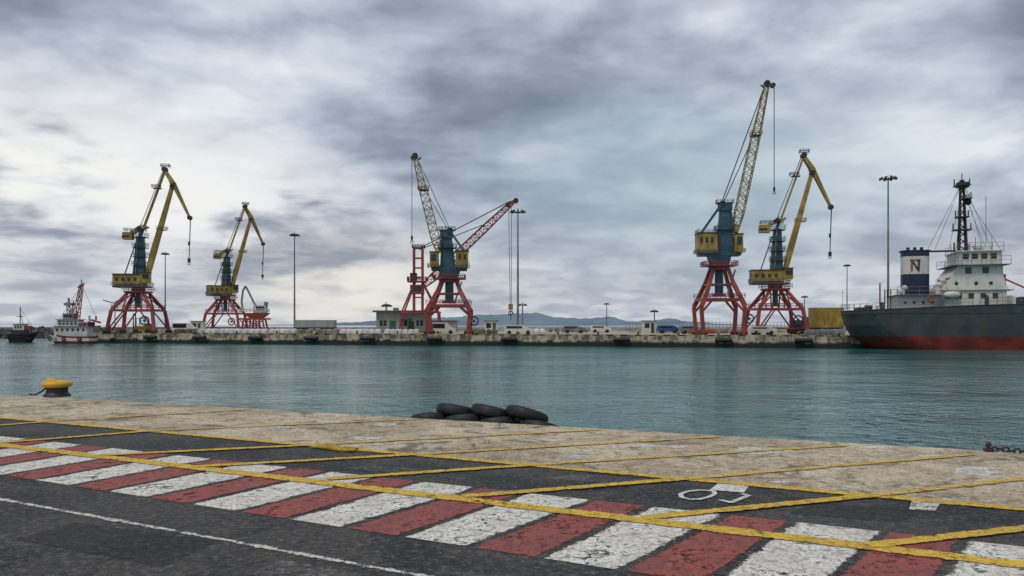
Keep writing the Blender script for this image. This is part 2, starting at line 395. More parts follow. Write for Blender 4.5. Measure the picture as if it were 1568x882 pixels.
mb.add([Q(qa-qn*0.5,-3),Q(qa+qn*75,-3),Q(qa+qn*75,0),Q(qa-qn*0.5,0.0)],[(0,1,2,3)],fm)
mb.done('far_quay')
def qat(px,off=0.0):
    k=(px-CX)/F; t=(k*qa.y-qa.x)/(qd.x-k*qd.y); return qa+qd*t+qn*off
qang=math.atan2(qd.y,qd.x)
mb=MB(); yk=paint('kerb_yellow',(0.5,0.36,0.06),0.3); kb=paint('kerb_black',(0.03,0.03,0.03),0.1)
L=(qb-qa).length; i=0; t=2.0
while t<L+25:
    if random.random()<0.75:
        p0=qa+qd*t-qn*0.004; p1=qa+qd*(t+1.0)-qn*0.004
        mb.add([Q(p0,-.02),Q(p1,-.02),Q(p1,.17),Q(p0,.17)],[(0,1,2,3)],yk if i%2 else kb)
    i+=1; t+=1.05
mb.done('kerb_marking')
for px in (566,668,782,953,1108,310,1230,395,235,480):
    mb=MB(); r=0.32
    mb.tube((-1.2,0,-0.35),(1.2,0,-0.35),r,blackp,n=14); mb.tube((-1.22,0,-.35),(1.22,0,-.35),0.14,darkm,n=8)
    mb.tube((-1.0,0,-.1),(-1.0,0.45,0.15),0.03,darkm,n=5); mb.tube((1.0,0,-.1),(1.0,0.45,0.15),0.03,darkm,n=5)
    p=qat(px,-0.85); mb.done('rubber_fender',(p.x,p.y,-0.2),qang)
for px in range(170,1290,62):
    mb=MB(); mb.tube((0,0,0),(0,0,0.45),0.17,darkm,r1=0.14,n=10); mb.tube((0,0,0.45),(0,0,0.62),0.26,yellow,r1=0.22,n=10); mb.tube((0,0,0),(0,0,0.05),0.3,darkm,n=10)
    p=qat(px,1.2); mb.done('mooring_bollard',(p.x,p.y,0))
# ------------------------------------------------------------ light masts
def light_mast(px,top,d,R=1.1):
    mb=MB(); h=Z(top,d)
    mb.tube((0,0,0),(0,0,h),0.22,greym,r1=0.11,n=8); mb.tube((0,0,0),(0,0,0.8),0.4,greym,r1=0.3,n=8)
    mb.torus((0,0,h-0.25),(0,0,1),R*0.7,0.06,darkm,16,5); mb.box(-R*.7,R*.7,-.05,.05,h-.3,h-.2,darkm); mb.box(-.05,.05,-R*.7,R*.7,h-.3,h-.2,darkm)
    for i in range(8):
        a=i*math.pi/4; c=Vector((R*math.cos(a),R*math.sin(a),h-0.12)); mb.beam(c-Vector((0.25*math.cos(a),.25*math.sin(a),-.13)),c+Vector((0.25*math.cos(a),.25*math.sin(a),-.15)),0.26,darkm,d0=0.42)
    mb.tube((0,0,h),(0,0,h+.5),0.04,darkm,n=4)
    mb.done('light_mast',(X(px,d),d,0))
for px,tp,d in [(253,388,205),(451,359,170),(793,323,140),(1360,272,130),(1297,406,230),(929,465,300),(592,467,158),(1232,454,240),(800,466,180),(1002,476,200)]:
    light_mast(px,tp,d,1.15 if d<150 else 0.8)
# ------------------------------------------------------------ cranes
def cable_reel(mb,x,y,z,R):
    mb.torus((x,y,z),(0,1,0),R,R*0.16,blackp,20,6); mb.tube((x,y-.4,z),(x,y+.4,z),R*.3,darkm,n=10)
    for i in range(6):
        a=i*math.pi/3; mb.tube((x,y,z),(x+R*math.cos(a),y,z+R*math.sin(a)),R*.06,greym,n=4)
def link_crane(px,d,yaw=0.0,sc=0.1163,base_rot=0.0):
    mb=MB(); S=Matrix.Scale(sc,4); mb.M=Matrix.Rotation(base_rot,4,'Z')@S
    for sx in(-1,1):
        for sy in(-1,1):
            f=(36*sx,26*sy,5); k=(31*sx,22*sy,36); t=(11*sx,10*sy,64)
            mb.beam(f,k,4.2,red); mb.beam(k,t,4.4,red,w1=3.6)
            mb.box(36*sx-4.5,36*sx+4.5,26*sy-2.5,26*sy+2.5,0.5,5.5,darkm)
            for q in(-3,3): mb.tube((36*sx+q,26*sy-3,2),(36*sx+q,26*sy+3,2),2,blackp,n=8)
            mb.beam(f,(12*sx,22*sy,36),1.8,red); mb.beam(k,(4*sx,10*sy,62),1.6,red); mb.beam((14*sx,23*sy,36),t,1.8,red)
    for sy in(-1,1):
        mb.beam((-31,22*sy,36),(31,22*sy,36),3.2,red); mb.beam((-36,26*sy,9),(36,26*sy,9),1.8,red)
        mb.rail(-31,31,21*sy-1,21*sy+1,38,6,0.35,red,8)
    for sx in(-1,1):
        mb.beam((31*sx,-22,36),(31*sx,22,36),3.2,red); mb.beam((11*sx,-10,63),(11*sx,10,63),3.4,red)
    mb.box(-16,16,-15,15,63,65.5,red); mb.rail(-18,18,-17,17,65.5,6,0.35,red,5)
    mb.tube((0,0,40),(0,0,66),4,teal,n=10); mb.tube((0,0,66),(0,0,71),10,teal,n=16)
    mb.beam((-28,-24,8),(-8,-22,36),1.6,red,d0=2.4); cable_reel(mb,22,-28,20,6.5)
    mb.M=Matrix.Rotation(yaw,4,'Z')@S
    mb.box(-34,17,-13,13,71,73.5,teal); mb.box(-34,10,-12,12,73.5,91,yellow); mb.box(-35,11,-13,13,91,92,darkm)
    mb.box(-34.3,-34,-8,8,77,87,teal)
    for i in range(4): mb.box(-30+i*9,-26+i*9,-12.3,-12,81,86,glass)
    mb.box(-31,7,-12.2,-12,74.5,75.5,darkm)
    mb.box(9,21,-17,-6,78,93,yellow); mb.box(11,20,-17.3,-17,84,91,glass); mb.box(21,21.3,-16,-7,83,91,glass); mb.box(8,22,-18,-5,93,94,darkm)
    mb.rail(-35,18,-15,15,73,6,0.35,greym,6)
    mb.frust((-7,10,-6,6,91),(-2,8,-4.5,4.5,150),teal)
    for z in(104,118,132,148):
        mb.box(-7,13,-8,8,z,z+.8,darkm); mb.rail(-7,13,-8,8,z+1,6,0.3,teal,6)
    mb.tube((-2,-7,92),(1,-6,150),0.8,yellow,n=4); mb.beam((-20,0,92),(-4,0,140),1.4,teal)
    for y in(-4,4): mb.beam((-18,y,151),(14,y,165),2.8,yellow); mb.beam((2,y,150),(6,y,162),3,teal); mb.beam((-17,y,152),(6,y,168),1.4,yellow)
    mb.box(-22,-8,-6,6,145,156,yellow); mb.box(-22.3,-12,-6.3,6.3,148,151,darkm)
    mb.tube((2,-7,162),(2,7,162),3.4,darkm,n=12); mb.rail(-20,10,-7,7,157,5,0.3,darkm,6)
    for y in(-3,3): mb.beam((8,y,164),(39,y,252),1.7,yellow); 
    for i in range(5):
        q=0.2+i*0.18; mb.tube((8+31*q,-3,164+88*q),(8+31*q,3,164+88*q),0.6,yellow,n=4)
    mb.beam((30,0,160),(41,0,160),1.5,darkm); mb.rail(28,42,-5,5,160,5,0.35,yellow,5)
    mb.rail(20,32,-4,4,225,5,0.35,darkm,5); mb.box(22,34,-4,4,224,225,darkm)
    mb.beam((12,0,84),(22,0,125),5,yellow,w1=8,d0=10,d1=9); mb.beam((22,0,125),(50,0,228),8,yellow,w1=4.5,d0=9,d1=7)
    mb.tube((12,-7,84),(12,7,84),3,darkm,n=10)
    for y in(-3,3):
        mb.beam((38,y,254),(52,y,232),4.5,yellow,w1=6,d0=1.6); mb.beam((52,y,232),(76,y*0.5,180),6,yellow,w1=2.6,d0=1.6)
        mb.beam((40,y,255),(50,y,227),2.2,yellow)
    mb.tube((39,-5,254),(39,5,254),4,darkm,n=12); mb.tube((50,-5,228),(50,5,228),3,darkm,n=10); mb.tube((76,-3,180),(76,3,180),3.6,darkm,n=12)
    mb.rail(34,46,-5,5,257,5,0.35,darkm,4)
    for y in(-1.5,1.5): mb.tube((77,y,180),(75,y*0.5,116),0.42,rope,n=4,caps=False); mb.tube((2,y,164),(38,y,257),0.3,rope,n=4,caps=False)
    mb.ball((75,0,140),1.8,1.8,3.6,darkm); mb.box(73,77,-1.5,1.5,111,117,darkm); mb.torus((75,0,109),(0,1,0),1.8,0.5,darkm,12,5)
    mb.done('harbour_crane',(X(px,d),d,0))
link_crane(212,144,0.12); link_crane(345,187,0.62); link_crane(1187,133,-0.12,base_rot=0.05)

def lattice_crane(px,d,sc,kp,hb,hh,hx,tower,jf,jt,tipx,hook,yaw=0,mir=1,head=None,rc=0.8,legx=30):
    mb=MB(); S=Matrix.Scale(sc,4); mb.M=S
    for sx in(-1,1):
        for sy in(-1,1):
            P=[(legx*sx,24*sy,5),((legx+3)*sx,25*sy,44*kp),((legx-3)*sx,23*sy,57*kp),((legx-12)*sx,15*sy,80*kp),(11*sx,11*sy,102*kp)]
            for w,(a,b) in zip((5.5,6.5,6,5),zip(P,P[1:])): mb.beam(a,b,w,red,w1=w*0.95)
            mb.beam(((legx+2)*sx,25*sy,36*kp),((legx-13)*sx,24*sy,53*kp),3,red)
            mb.box(legx*sx-6,legx*sx+6,24*sy-3,24*sy+3,1,6.5,red)
            for q in(-3.6,3.6): mb.tube((legx*sx+q,24*sy-3.5,2.6),(legx*sx+q,24*sy+3.5,2.6),2.6,blackp,n=10)
    for sy in(-1,1):
        mb.beam((-legx-1,24*sy,55*kp),(legx+1,24*sy,55*kp),4.2,red); mb.beam((-22,17*sy,78*kp),(22,17*sy,78*kp),2.4,red)
        mb.rail(-legx-3,legx+3,24*sy-2,24*sy+2,58*kp,6,0.35,red,8)
    for sx in(-1,1): mb.beam((legx*sx,-24,55*kp),(legx*sx,24,55*kp),4.2,red); mb.beam((20*sx,-17,78*kp),(20*sx,17,78*kp),2.4,red)
    mb.tube((0,0,62*kp),(0,0,hb-3),6.5,teal,n=12); mb.tube((0,0,60*kp),(0,0,64*kp),10,red,n=12)
    mb.tube((0,0,100*kp),(0,0,106*kp),16,red,n=20); mb.box(-24,24,-20,20,106*kp,107.5*kp,red); mb.rail(-24,24,-20,20,107.5*kp,6,0.4,red,5)
    mb.beam((10,-12,64*kp),(20,-18,100*kp),2.2,greym,d0=3.5)
    cable_reel(mb,legx+9,-25,26*kp,6.5)
    mb.frust((-12,12,-12,12,107*kp),(-16,16,-13,13,hb-4),teal)
    mb.M=Matrix.Rotation(yaw,4,'Z')@S@Matrix.Scale(mir,4,(1,0,0))
    x0,x1=hx
    mb.box(x0+2,x1-2,-13,13,hb-4,hb,teal)
    xm=tower[0]-3; xn=tower[1]+2
    if xm-x0>6:
        mb.box(x0,xm,-15,15,hb,hb+hh,yellow); mb.box(x0-1,xm+1,-16,16,hb+hh,hb+hh+1.2,darkm)
        n=max(2,int((xm-x0)/8))
        for i in range(n): mb.box(x0+3+i*8,x0+7+i*8,-15.3,-15,hb+hh*.5,hb+hh*.8,glass)
        mb.box(x0+1,xm-1,-15.25,-15,hb+2,hb+4,darkm)
        mb.rail(x0-2,xm,-17,17,hb,6,0.35,greym,6); mb.rail(x0,xm,-14,14,hb+hh+1,5,0.3,greym,6)
    if x1-xn>6:
        mb.box(xn,x1,-16,6,hb+1,hb+hh-2,yellow); mb.box(xn-.5,x1+1,-17,7,hb+hh-2,hb+hh-.8,darkm)
        mb.box(xn+3,x1-2,-16.3,-16,hb+hh*.4,hb+hh*.8,glass); mb.box(x1,x1+.3,-14,4,hb+hh*.35,hb+hh*.8,glass)
        mb.rail(xn,x1+3,-19,9,hb,6,0.35,yellow,5)
    t0,t1,tt=tower
    mb.frust((t0-3,t1,-8,8,hb),(t0+3,t1-2,-5,5,tt-12),teal); mb.box(t0+2,t1,-7,7,tt-12,tt,teal)
    mb.tube((t0+6,-8,tt-2),(t0+6,8,tt-2),5,darkm,n=14)
    mb.rail(t0-4,t1+3,-10,10,hb+hh+6,6,0.35,teal,5); mb.box(t0-4,t1+3,-10,10,hb+hh+5,hb+hh+6,darkm)
    mb.rail(t0-2,t1+2,-8,8,tt,5,0.3,darkm,5); mb.box(t0-2,t1+2,-8,8,tt-.8,tt,darkm)
    for y in(-7,7): mb.beam((x0+6,y,hb+hh),(t0+4,y,tt-4),2.6,teal); mb.beam((t1-2,y,tt-14),(jf[0]-4,y,hb+hh*.7),2.4,teal)
    jF=Vector((jf[0],0,jf[1])); jT=Vector((jt[0],0,jt[1])); L=(jT-jF).length
    mb.lattice(jF,jT,[(0,7),(0.12,13),(0.62,12),(1,6)],int(L/11),rc,0.5,yellow)
    q=jF.lerp(jT,0.66); mb.box(q.x-8,q.x+6,-7,7,q.z-1,q.z,darkm); mb.rail(q.x-8,q.x+8,-7,7,q.z,6,0.4,yellow,5)
    mb.beam(jF,jF.lerp(jT,0.05),7,yellow,d0=13)
    mb.beam(jT,(tipx,0,jt[1]+1),5,yellow,w1=3.5,d0=7,d1=5); mb.tube((jt[0],-4,jt[1]+3),(jt[0],4,jt[1]+3),4.5,darkm,n=12); mb.tube((tipx,-3,jt[1]),(tipx,3,jt[1]),3.8,darkm,n=12)
    mb.beam((jt[0]-3,0,jt[1]-4),(jt[0]-9,0,jt[1]+1),2,darkm)
    for y in(-3,3):
        mb.tube((t0+6,y,tt+1),(jt[0]-3,y,jt[1]),0.4,rope,n=4,caps=False)
        mb.tube((t0+8,y,tt-1),jF.lerp(jT,0.62)+Vector((-5,y,0)),0.35,rope,n=4,caps=False)
        mb.tube((tipx+2,y*0.3,jt[1]),(tipx+2,y*0.2,hook),0.4,rope,n=4,caps=False)
    mb.ball((tipx+2,0,hook-2),1.8,1.8,4,darkm); mb.torus((tipx+2,0,hook-8),(0,1,0),2,0.6,darkm,12,5)
    mb.done('harbour_crane',(X(px,d),d,0))
lattice_crane(1101,119,.0967,1.0,126,30,(-34,33),(-2,19,203),(24,158),(72,382),81,226,yaw=-0.06)
lattice_crane(688,131,.1065,0.80,102,25,(-29,29),(-7,14,160),(16,126),(52,270),55,150,yaw=0.05,mir=-1)

# red crane behind
mb=MB(); d=152; sc=d/F; mb.M=Matrix.Scale(sc,4); gy=510
def L(px,py,y=0): return (px-641,y,gy-py)
for y in(-6,6):
    for px in(634,647): mb.beam(L(px,475,y),L(px,380,y),2.6,red)
    for py in(380,395,410,425,440,455): mb.beam(L(634,py,y),L(647,py,y),1.6,red)
    mb.beam(L(636,430,y),L(616,480,y*2.4),2.4,red); mb.beam(L(646,430,y),L(672,480,y*2.4),2.4,red); mb.beam(L(616,480,y*2.4),L(614,510,y*2.4),2.4,red); mb.beam(L(672,480,y*2.4),L(674,510,y*2.4),2.4,red)
    mb.beam(L(614,478,y*2.4),L(674,478,y*2.4),2.4,red)
for py in(380,400,420,440,460):
    for px in(634,647): mb.beam(L(px,py,-6),L(px,py,6),1.8,red)
mb.box(-12,-2,-9,-2,gy-430,gy-418,darkm); mb.rail(-16,12,-12,12,gy-430,6,0.4,red,5); mb.box(-16,12,-12,12,gy-432,gy-430,red); mb.rail(-9,9,-8,8,gy-380,5,0.4,darkm,4)
mb.box(-12,8,-9,9,gy-450,gy-436,red); mb.box(-9,5,-9.3,-9,gy-446,gy-439,glass)
mb.lattice(L(650,437),L(784,310),[(0,6),(0.1,11),(0.7,10),(1,6)],20,0.8,0.5,paint('jib_red',(0.42,0.05,0.06),0.1))
mb.beam(L(782,312),L(792,305),7,red,w1=4); mb.tube(L(790,307,-3),L(790,307,3),4,darkm,n=12); mb.tube(L(778,313,-4),L(778,313,4),4,darkm,n=10)
for y in(-3,3):
    mb.tube(L(642,380,y),L(781,308,y),0.4,rope,n=4,caps=False); mb.tube(L(642,382,y),L(745,342,y),0.35,rope,n=4,caps=False)
    mb.tube(L(781+y*.7,312,y*.3),L(782+y*.3,466,y*.3),0.4,rope,n=4,caps=False)
mb.box(*(141-3.5,141+3.5),-2,2,gy-474,gy-465,yellow); mb.torus(L(782,479),(0,1,0),3,0.9,darkm,12,5); mb.tube(L(782,474),L(782,490),0.6,darkm,n=5)
mb.done('harbour_crane',(X(641,d),d,0))
# hopper with curved boom
mb=MB(); d=165; mb.M=Matrix.Scale(d/F,4); gy=509
def L2(px,py,y=0): return (px-390,y,gy-py)
for sy in(-8,8):
    for a,b in((372,376),(408,404),(384,386),(396,394)): mb.beam(L2(a,509,sy),L2(b,487,sy),2.2,red)
    mb.beam(L2(366,488,sy),L2(412,488,sy),2.4,red); mb.beam(L2(372,508,sy),L2(404,488,sy),1.4,red); mb.beam(L2(408,508,sy),L2(376,488,sy),1.4,red)
mb.frust((-6,12,-7,7,22),(-16,22,-9,9,30),red)
mb.box(0,18,-7,7,30,42,white); mb.box(4,17,-7.3,-7,34,40,glass); mb.box(-2,20,-8,8,28,30,darkm)
P=[(400,478),(388,462),(380,445),(376,438),(372,445),(370,462),(372,475)]
for a,b in zip(P,P[1:]): mb.beam(L2(*a),L2(*b),2.4,greym)
mb.rail(-20,20,-9,9,31,5,0.4,white,5); mb.beam(L2(404,478),L2(408,462),5,greym)
mb.done('cargo_hopper',(X(390,d),d,0))
# ------------------------------------------------------------ port building
mb=MB(); d=156; w=X(650,d)-X(576,d); h=Z(478,d); 
mb.box(0,w,0,8,0,h,stucco); mb.box(-.6,w+.5,-.7,8.6,h,h+.35,greym); mb.box(-.62,w+.52,-.72,-.7,h+.1,h+.2,darkm)
mb.box(0,w,-.04,0,0,0.7,greym)
for x in (0.7,4.7,7.8): 
    if x<w-1: mb.box(x,x+1.3,-.06,-.03,1.3,2.5,glass); mb.box(x-.1,x+1.4,-.1,-.06,1.2,1.3,white); mb.box(x+.6,x+.68,-.08,-.06,1.3,2.5,white)
mb.box(2.6,3.8,-.06,-.02,0,2.4,green); mb.box(6.3,7.3,-.06,-.02,0,2.3,green); mb.box(5.0,7.0,-2.6,-.0,2.6,2.75,green)
mb.box(3,4,2,3,h+.35,h+.9,greym); mb.tube((1.5,2,h),(1.5,2,h+2),.05,greym,n=5)
mb.done('port_office_building',(X(576,d),d,0))
mb=MB(); d=170; x0=X(655,d)
mb.box(0,6,0,5,0,2.4,tarp); mb.box(-.3,6.3,-.3,5.3,2.4,2.6,greym)
for x in(1,3.2): mb.box(x,x+1.2,-.05,0,.9,1.9,glass)
mb.done('storage_shed',(x0,d,0))
def trailer(px0,px1,top,d,m,cab=None,name='cargo_trailer'):
    mb=MB(); w=(px1-px0)/F*d; h=Z(top,d)
    mb.box(0,w,0,2.5,1.15,h,m); mb.box(-.03,w+.03,-.03,2.53,0.95,1.15,darkm)
    k=int(w/1.2)
    for i in range(k+1): mb.box(w*i/k-.04,w*i/k+.04,-.05,0,1.15,h,m)
    for x in(0.8,1.9,w-2.2,w-1.0):
        for y in(-.02,2.2): mb.tube((x,y,.5),(x,y+.3,.5),.5,blackp,n=14); mb.tube((x,y-.01,.5),(x,y+.31,.5),.22,greym,n=8)
    if cab:
        mb.box(w+.2,w+1.9,.05,2.4,.7,2.5,cab); mb.frust((w+.2,w+1.9,.05,2.4,2.5),(w+.3,w+1.5,.2,2.2,3.0),cab); mb.box(w+.6,w+1.5,.02,.05,1.7,2.4,glass); mb.box(w+1.9,w+1.93,.3,2.1,1.7,2.4,glass)
        mb.tube((w+1.1,.0,.5),(w+1.1,.35,.5),.5,blackp,n=14); mb.tube((w+1.1,2.1,.5),(w+1.1,2.4,.5),.5,blackp,n=14)
    mb.done(name,(X(px0,d),d,0))
trailer(450,511,490,150,tarp)
trailer(1246,1292,471,135,yellow,None,'cargo_truck')
trailer(1216,1236,490,140,bluep,bluep,'cargo_truck')
def van(px,d,col,name='van',l=4.6,hh=1.9):
    mb=MB(); 
    sec=[(0,.35),(0,1.0),(.15,hh),(l*.68,hh),(l*.83,1.15),(l,1.0),(l,.35)]
    n=len(sec); vs=[(x,0,z) for x,z in sec]+[(x,1.8,z) for x,z in sec]
    mb.add(vs,[tuple(range(n)),tuple(range(n,2*n))[::-1]]+[(i,(i+1)%n,n+(i+1)%n,n+i) for i in range(n)],col)
    mb.box(.35,l*.62,-.015,0,1.0,hh-.2,glass); 
    for x in(.85,l-.85):
        for y in(-.04,1.6): mb.tube((x,y,.34),(x,y+.24,.34),.34,blackp,n=14)
    mb.done(name,(X(px,d),d,0))
van(772,133,white,'pickup_truck',4.8,1.6); van(1042,140,greym,'car',4.2,1.45); van(862,150,greym,'car',4.2,1.4); van(1150,128,white,'car',4.1,1.4)
van(262,158,white,'van',4.8,2.0); van(655,140,white,'van',4.8,2.0); van(905,165,white,'car',4.2,1.5); van(1008,150,bluep,'car',4.2,1.5)
# guard booths
for px,d in ((742,150),(985,155),(292,170)):
    mb=MB(); mb.box(0,2.4,0,2,0,2.3,white); mb.box(-.2,2.6,-.2,2.2,2.3,2.45,greym); mb.box(.3,1.2,-.03,0,1.0,1.9,glass); mb.box(1.5,2.1,-.03,0,0,1.95,green)
    mb.done('guard_booth',(X(px,d),d,0))
mb=MB(); mb.box(0,2.6,0,1.4,.4,1.4,yellow); mb.box(1.9,2.9,.1,1.3,.5,1.8,yellow)
for x in(.4,1.9):
    for y in(.05,1.3): mb.tube((x,y,1.4),(x,y,2.7),.06,darkm,n=5)
mb.box(.2,2.1,0,1.4,2.7,2.8,yellow)
for y in(.3,1.1): mb.box(-.3,-.15,y-.06,y+.06,.1,3.6,darkm); mb.box(-1.4,-.3,y-.06,y+.06,.15,.22,darkm)
for x in(.4,2.3):
    for y in(-.1,1.2): mb.tube((x,y,.42),(x,y+.3,.42),.42,blackp,n=14)
mb.done('forklift',(X(205,142),142,0))
def bags(px0,px1,d,hmax,m,name,n):
    mb=MB(); w=(px1-px0)/F*d; 
    i=0; x=0
    while x<w:
        s=random.uniform(.8,1.2); lv=random.randint(1,hmax)
        for k in range(lv):
            for r in range(2):
                b=s*.46
                cx=x+s/2+random.uniform(-.06,.06); cy=r*1.15+random.uniform(-.1,.1); z=k*.85
                mb.frust((cx-b*.85,cx+b*.85,cy-b*.85,cy+b*.85,z),(cx-b,cx+b,cy-b,cy+b,z+.3),m)
                mb.frust((cx-b,cx+b,cy-b,cy+b,z+.3),(cx-b*.9,cx+b*.9,cy-b*.9,cy+b*.9,z+.72),m)
                mb.frust((cx-b*.9,cx+b*.9,cy-b*.9,cy+b*.9,z+.72),(cx-b*.35,cx+b*.35,cy-b*.35,cy+b*.35,z+.88),m)
        x+=s*random.choice([1,1,1,1.6])
    mb.done(name,(X(px0,d),d,0))
bags(303,372,150,1,bag,'bulk_bag_pile',9); bags(372,450,146,1,bag,'bulk_bag_pile',9); bags(520,572,138,1,bag,'bulk_bag_pile',9); bags(574,640,136,1,bag,'bulk_bag_pile',6)
bags(725,760,138,1,wood,'pallet_goods',5); bags(1085,1130,150,1,wood,'pallet_goods',5); bags(455,515,140,1,wood,'pallet_goods',5); bags(840,900,175,1,wood,'pallet_goods',5)
bags(1236,1290,128,1,greym,'pallet_goods',5); bags(800,835,150,1,bag,'bulk_bag_pile',5); bags(1055,1085,145,1,orange,'pallet_goods',5); bags(270,300,150,1,wood,'pallet_goods',5)
mb=MB(); wl=concrete_mat('breakwater_wall',(0.30,0.30,0.29),(0.40,0.40,0.38),(0.18,0.17,0.16),True)
mb.box(X(-100,230),X(1500,190),204,206,-3,1.0,wl)
for i in range(60):
    x=X(-100,230)+i*5; 
    if x<X(1500,190): mb.box(x,x+.15,203.9,204,0,.9,darkm)
mb.done('breakwater_wall')
mb=MB()
x0,x1=X(958,178),X(1290,178); n=60
for i in range(n+1):
    x=x0+(x1-x0)*i/n; mb.tube((x,178,0),(x,178,2.2),.05,greym,n=4)
for z in(.3,1.2,2.15): mb.tube((x0,178,z),(x1,178,z),.04,greym,n=4)
mb.done('harbour_fence')
mb=MB(); mb.box(X(965,160),X(1290,160),160,160.5,0,0.9,fq); mb.done('concrete_barrier')
mb=MB(); rk=paint('rock_dark',(0.10,0.095,0.09),0.1,0.95,0.5)
for i in range(420):
    x=random.uniform(X(-150,200),X(180,200)); y=random.uniform(190,204); z=WZ+ (y-190)/14*1.6+random.uniform(-.3,.3)
    r=random.uniform(.6,1.3); mb.M=Matrix.Translation((x,y,z))@Matrix.Rotation(random.random()*3,4,Vector((random.random(),random.random(),random.random())).normalized()); mb.frust((-r,r,-r,r*.8,-r*.6),(-r*.7,r*.6,-r*.6,r*.7,r*.6),rk)
mb.done('breakwater_rocks')
# hills
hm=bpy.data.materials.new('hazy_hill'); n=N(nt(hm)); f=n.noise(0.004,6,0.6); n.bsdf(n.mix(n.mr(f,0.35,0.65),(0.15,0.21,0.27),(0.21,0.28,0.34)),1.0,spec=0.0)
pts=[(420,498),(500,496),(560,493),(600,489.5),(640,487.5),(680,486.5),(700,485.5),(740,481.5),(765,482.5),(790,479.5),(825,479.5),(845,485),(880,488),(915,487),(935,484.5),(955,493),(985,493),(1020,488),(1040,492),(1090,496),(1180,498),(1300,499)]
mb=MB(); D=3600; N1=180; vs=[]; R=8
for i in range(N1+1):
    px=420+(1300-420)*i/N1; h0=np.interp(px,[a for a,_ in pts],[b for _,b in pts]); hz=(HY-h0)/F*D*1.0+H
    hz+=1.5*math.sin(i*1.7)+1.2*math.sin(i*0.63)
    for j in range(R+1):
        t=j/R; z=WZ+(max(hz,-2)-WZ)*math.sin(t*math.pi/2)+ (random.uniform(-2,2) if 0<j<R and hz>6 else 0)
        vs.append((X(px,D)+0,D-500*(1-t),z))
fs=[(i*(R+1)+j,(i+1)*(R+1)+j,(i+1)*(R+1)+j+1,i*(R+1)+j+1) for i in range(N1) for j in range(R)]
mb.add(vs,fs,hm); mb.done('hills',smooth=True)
# ------------------------------------------------------------ ship
def hull(mb,L,B,levels,bow,mats,R0=5.0,rake=4.0,nt_=8,nb=10,flip=False):
    rows=[]
    for (z,s0,Rs,bf,sb) in levels:
        r=[]
        for i in range(nt_+1):
            t=i/nt_*math.pi/2; r.append((s0+Rs*(1-math.cos(t)),B/2*bf*math.sin(t)))
        for i in range(1,4): r.append((s0+Rs+(L*0.62-s0-Rs)*i/3,B/2*bf))
        for i in range(1,nb+1):
            t=i/nb; r.append((L*0.62+(L*0.38+sb)*t,B/2*bf*max(0,(1-t**2.2))))
        rows.append((z,r))
    for side in(-1,1):
        vs=[]
        K=len(rows[0][1])
        for z,r in rows:
            for k,(s,b) in enumerate(r):
                zz=z(s) if callable(z) else z
                vs.append((s,b*side,zz))
        for a in range(len(rows)-1):
            fs=[(a*K+k,a*K+k+1,(a+1)*K+k+1,(a+1)*K+k) for k in range(K-1)]
            used=sorted({i for f in fs for i in f}); mp={o_:i for i,o_ in enumerate(used)}
            mb.add([vs[i] for i in used],[tuple(mp[i] for i in f) for f in fs],mats[a])
    return rows
mb=MB(); sL=58; sx0,sy0=43.9,106.0; sdir=Vector((19.8,-6.0,0)).normalized(); sang=math.atan2(sdir.y,sdir.x)
def dk(s): return 3.45+0.9*min(1,max(0,(s)/22))+ (1.6*((s-45)/13)**2 if s>45 else 0)
B=9.6
sheer=lambda s:dk(s)
lv=[(-3.5,7,9,.8,-4),(WZ,3.8,8,.93,-3),(0.1,1.2,6.3,.99,-1.7),(1.6,0.35,5,1.0,-.3),(lambda s:dk(s)-.35,0.0,4.6,1.0,.6),(sheer,0.0,4.6,1.0,.8)]
rows=hull(mb,sL,B,lv,0,[hullr,hullr,hullg,hullg,hullg])
z,r=rows[4]; 
for i in range(len(r)-1):
    (s1,b1),(s2,b2)=r[i],r[i+1]; mb.add([(s1,-b1,dk(s1)-.6),(s2,-b2,dk(s2)-.6),(s2,b2,dk(s2)-.6),(s1,b1,dk(s1)-.6)],[(0,1,2,3)],darkm)
rr=rows[5][1]
for side in(-1,1):
    for i in range(len(rr)-1):
        (s1,b1),(s2,b2)=rr[i],rr[i+1]; mb.tube((s1,b1*side,dk(s1)),(s2,b2*side,dk(s2)),.07,hullg,n=5,caps=False)
    for zz in (.45,.9):
        for i in range(9): 
            (s1,b1),(s2,b2)=rr[i],rr[i+1]; mb.tube((s1,b1*side*.98,dk(s1)+zz),(s2,b2*side*.98,dk(s2)+zz),.025,greym,n=4,caps=False)
    for i in range(10): s1,b1=rr[i]; mb.tube((s1,b1*side*.98,dk(s1)),(s1,b1*side*.98,dk(s1)+.9),.03,greym,n=4,caps=False)
    for k in range(34):
        s1=16+k*.9; mb.tube((s1,B/2*side*.98,dk(s1)),(s1,B/2*side*.98,dk(s1)+.95),.03,greym,n=4,caps=False)
    for zz in(.5,.95): mb.tube((16,B/2*side*.98,dk(16)+zz),(46,B/2*side*.98,dk(40)+zz),.025,greym,n=4,caps=False)
def S(px): return (px-1293)*0.0755
def SZ(py,px=1450): return H+(HY-py)*(106-.29*S(px)+2)/F
def sb(p0,p1,y0,y1,t0,t1,m): mb.box(S(p0),S(p1),y0,y1,SZ(t1),SZ(t0),m)
sb(1380,1446,-3.6,4.1,452,478,white)
sb(1446,1545,-4.1,4.1,446,478,white)
for i,px in enumerate(range(1392,1444,14)): mb.tube((S(px),-3.62,SZ(463)),(S(px),-3.58,SZ(463)),.2,glass,n=10)
for i,px in enumerate(range(1452,1540,18)): sb(px,px+8,-4.13,-4.1,450,458,glass)
sb(1376,1447,-4.5,4.5,451,452.2,greym); sb(1446,1556,-4.3,4.3,445,446,greym)
sb(1512,1518,-4.13,-4.1,453,474,hullg)
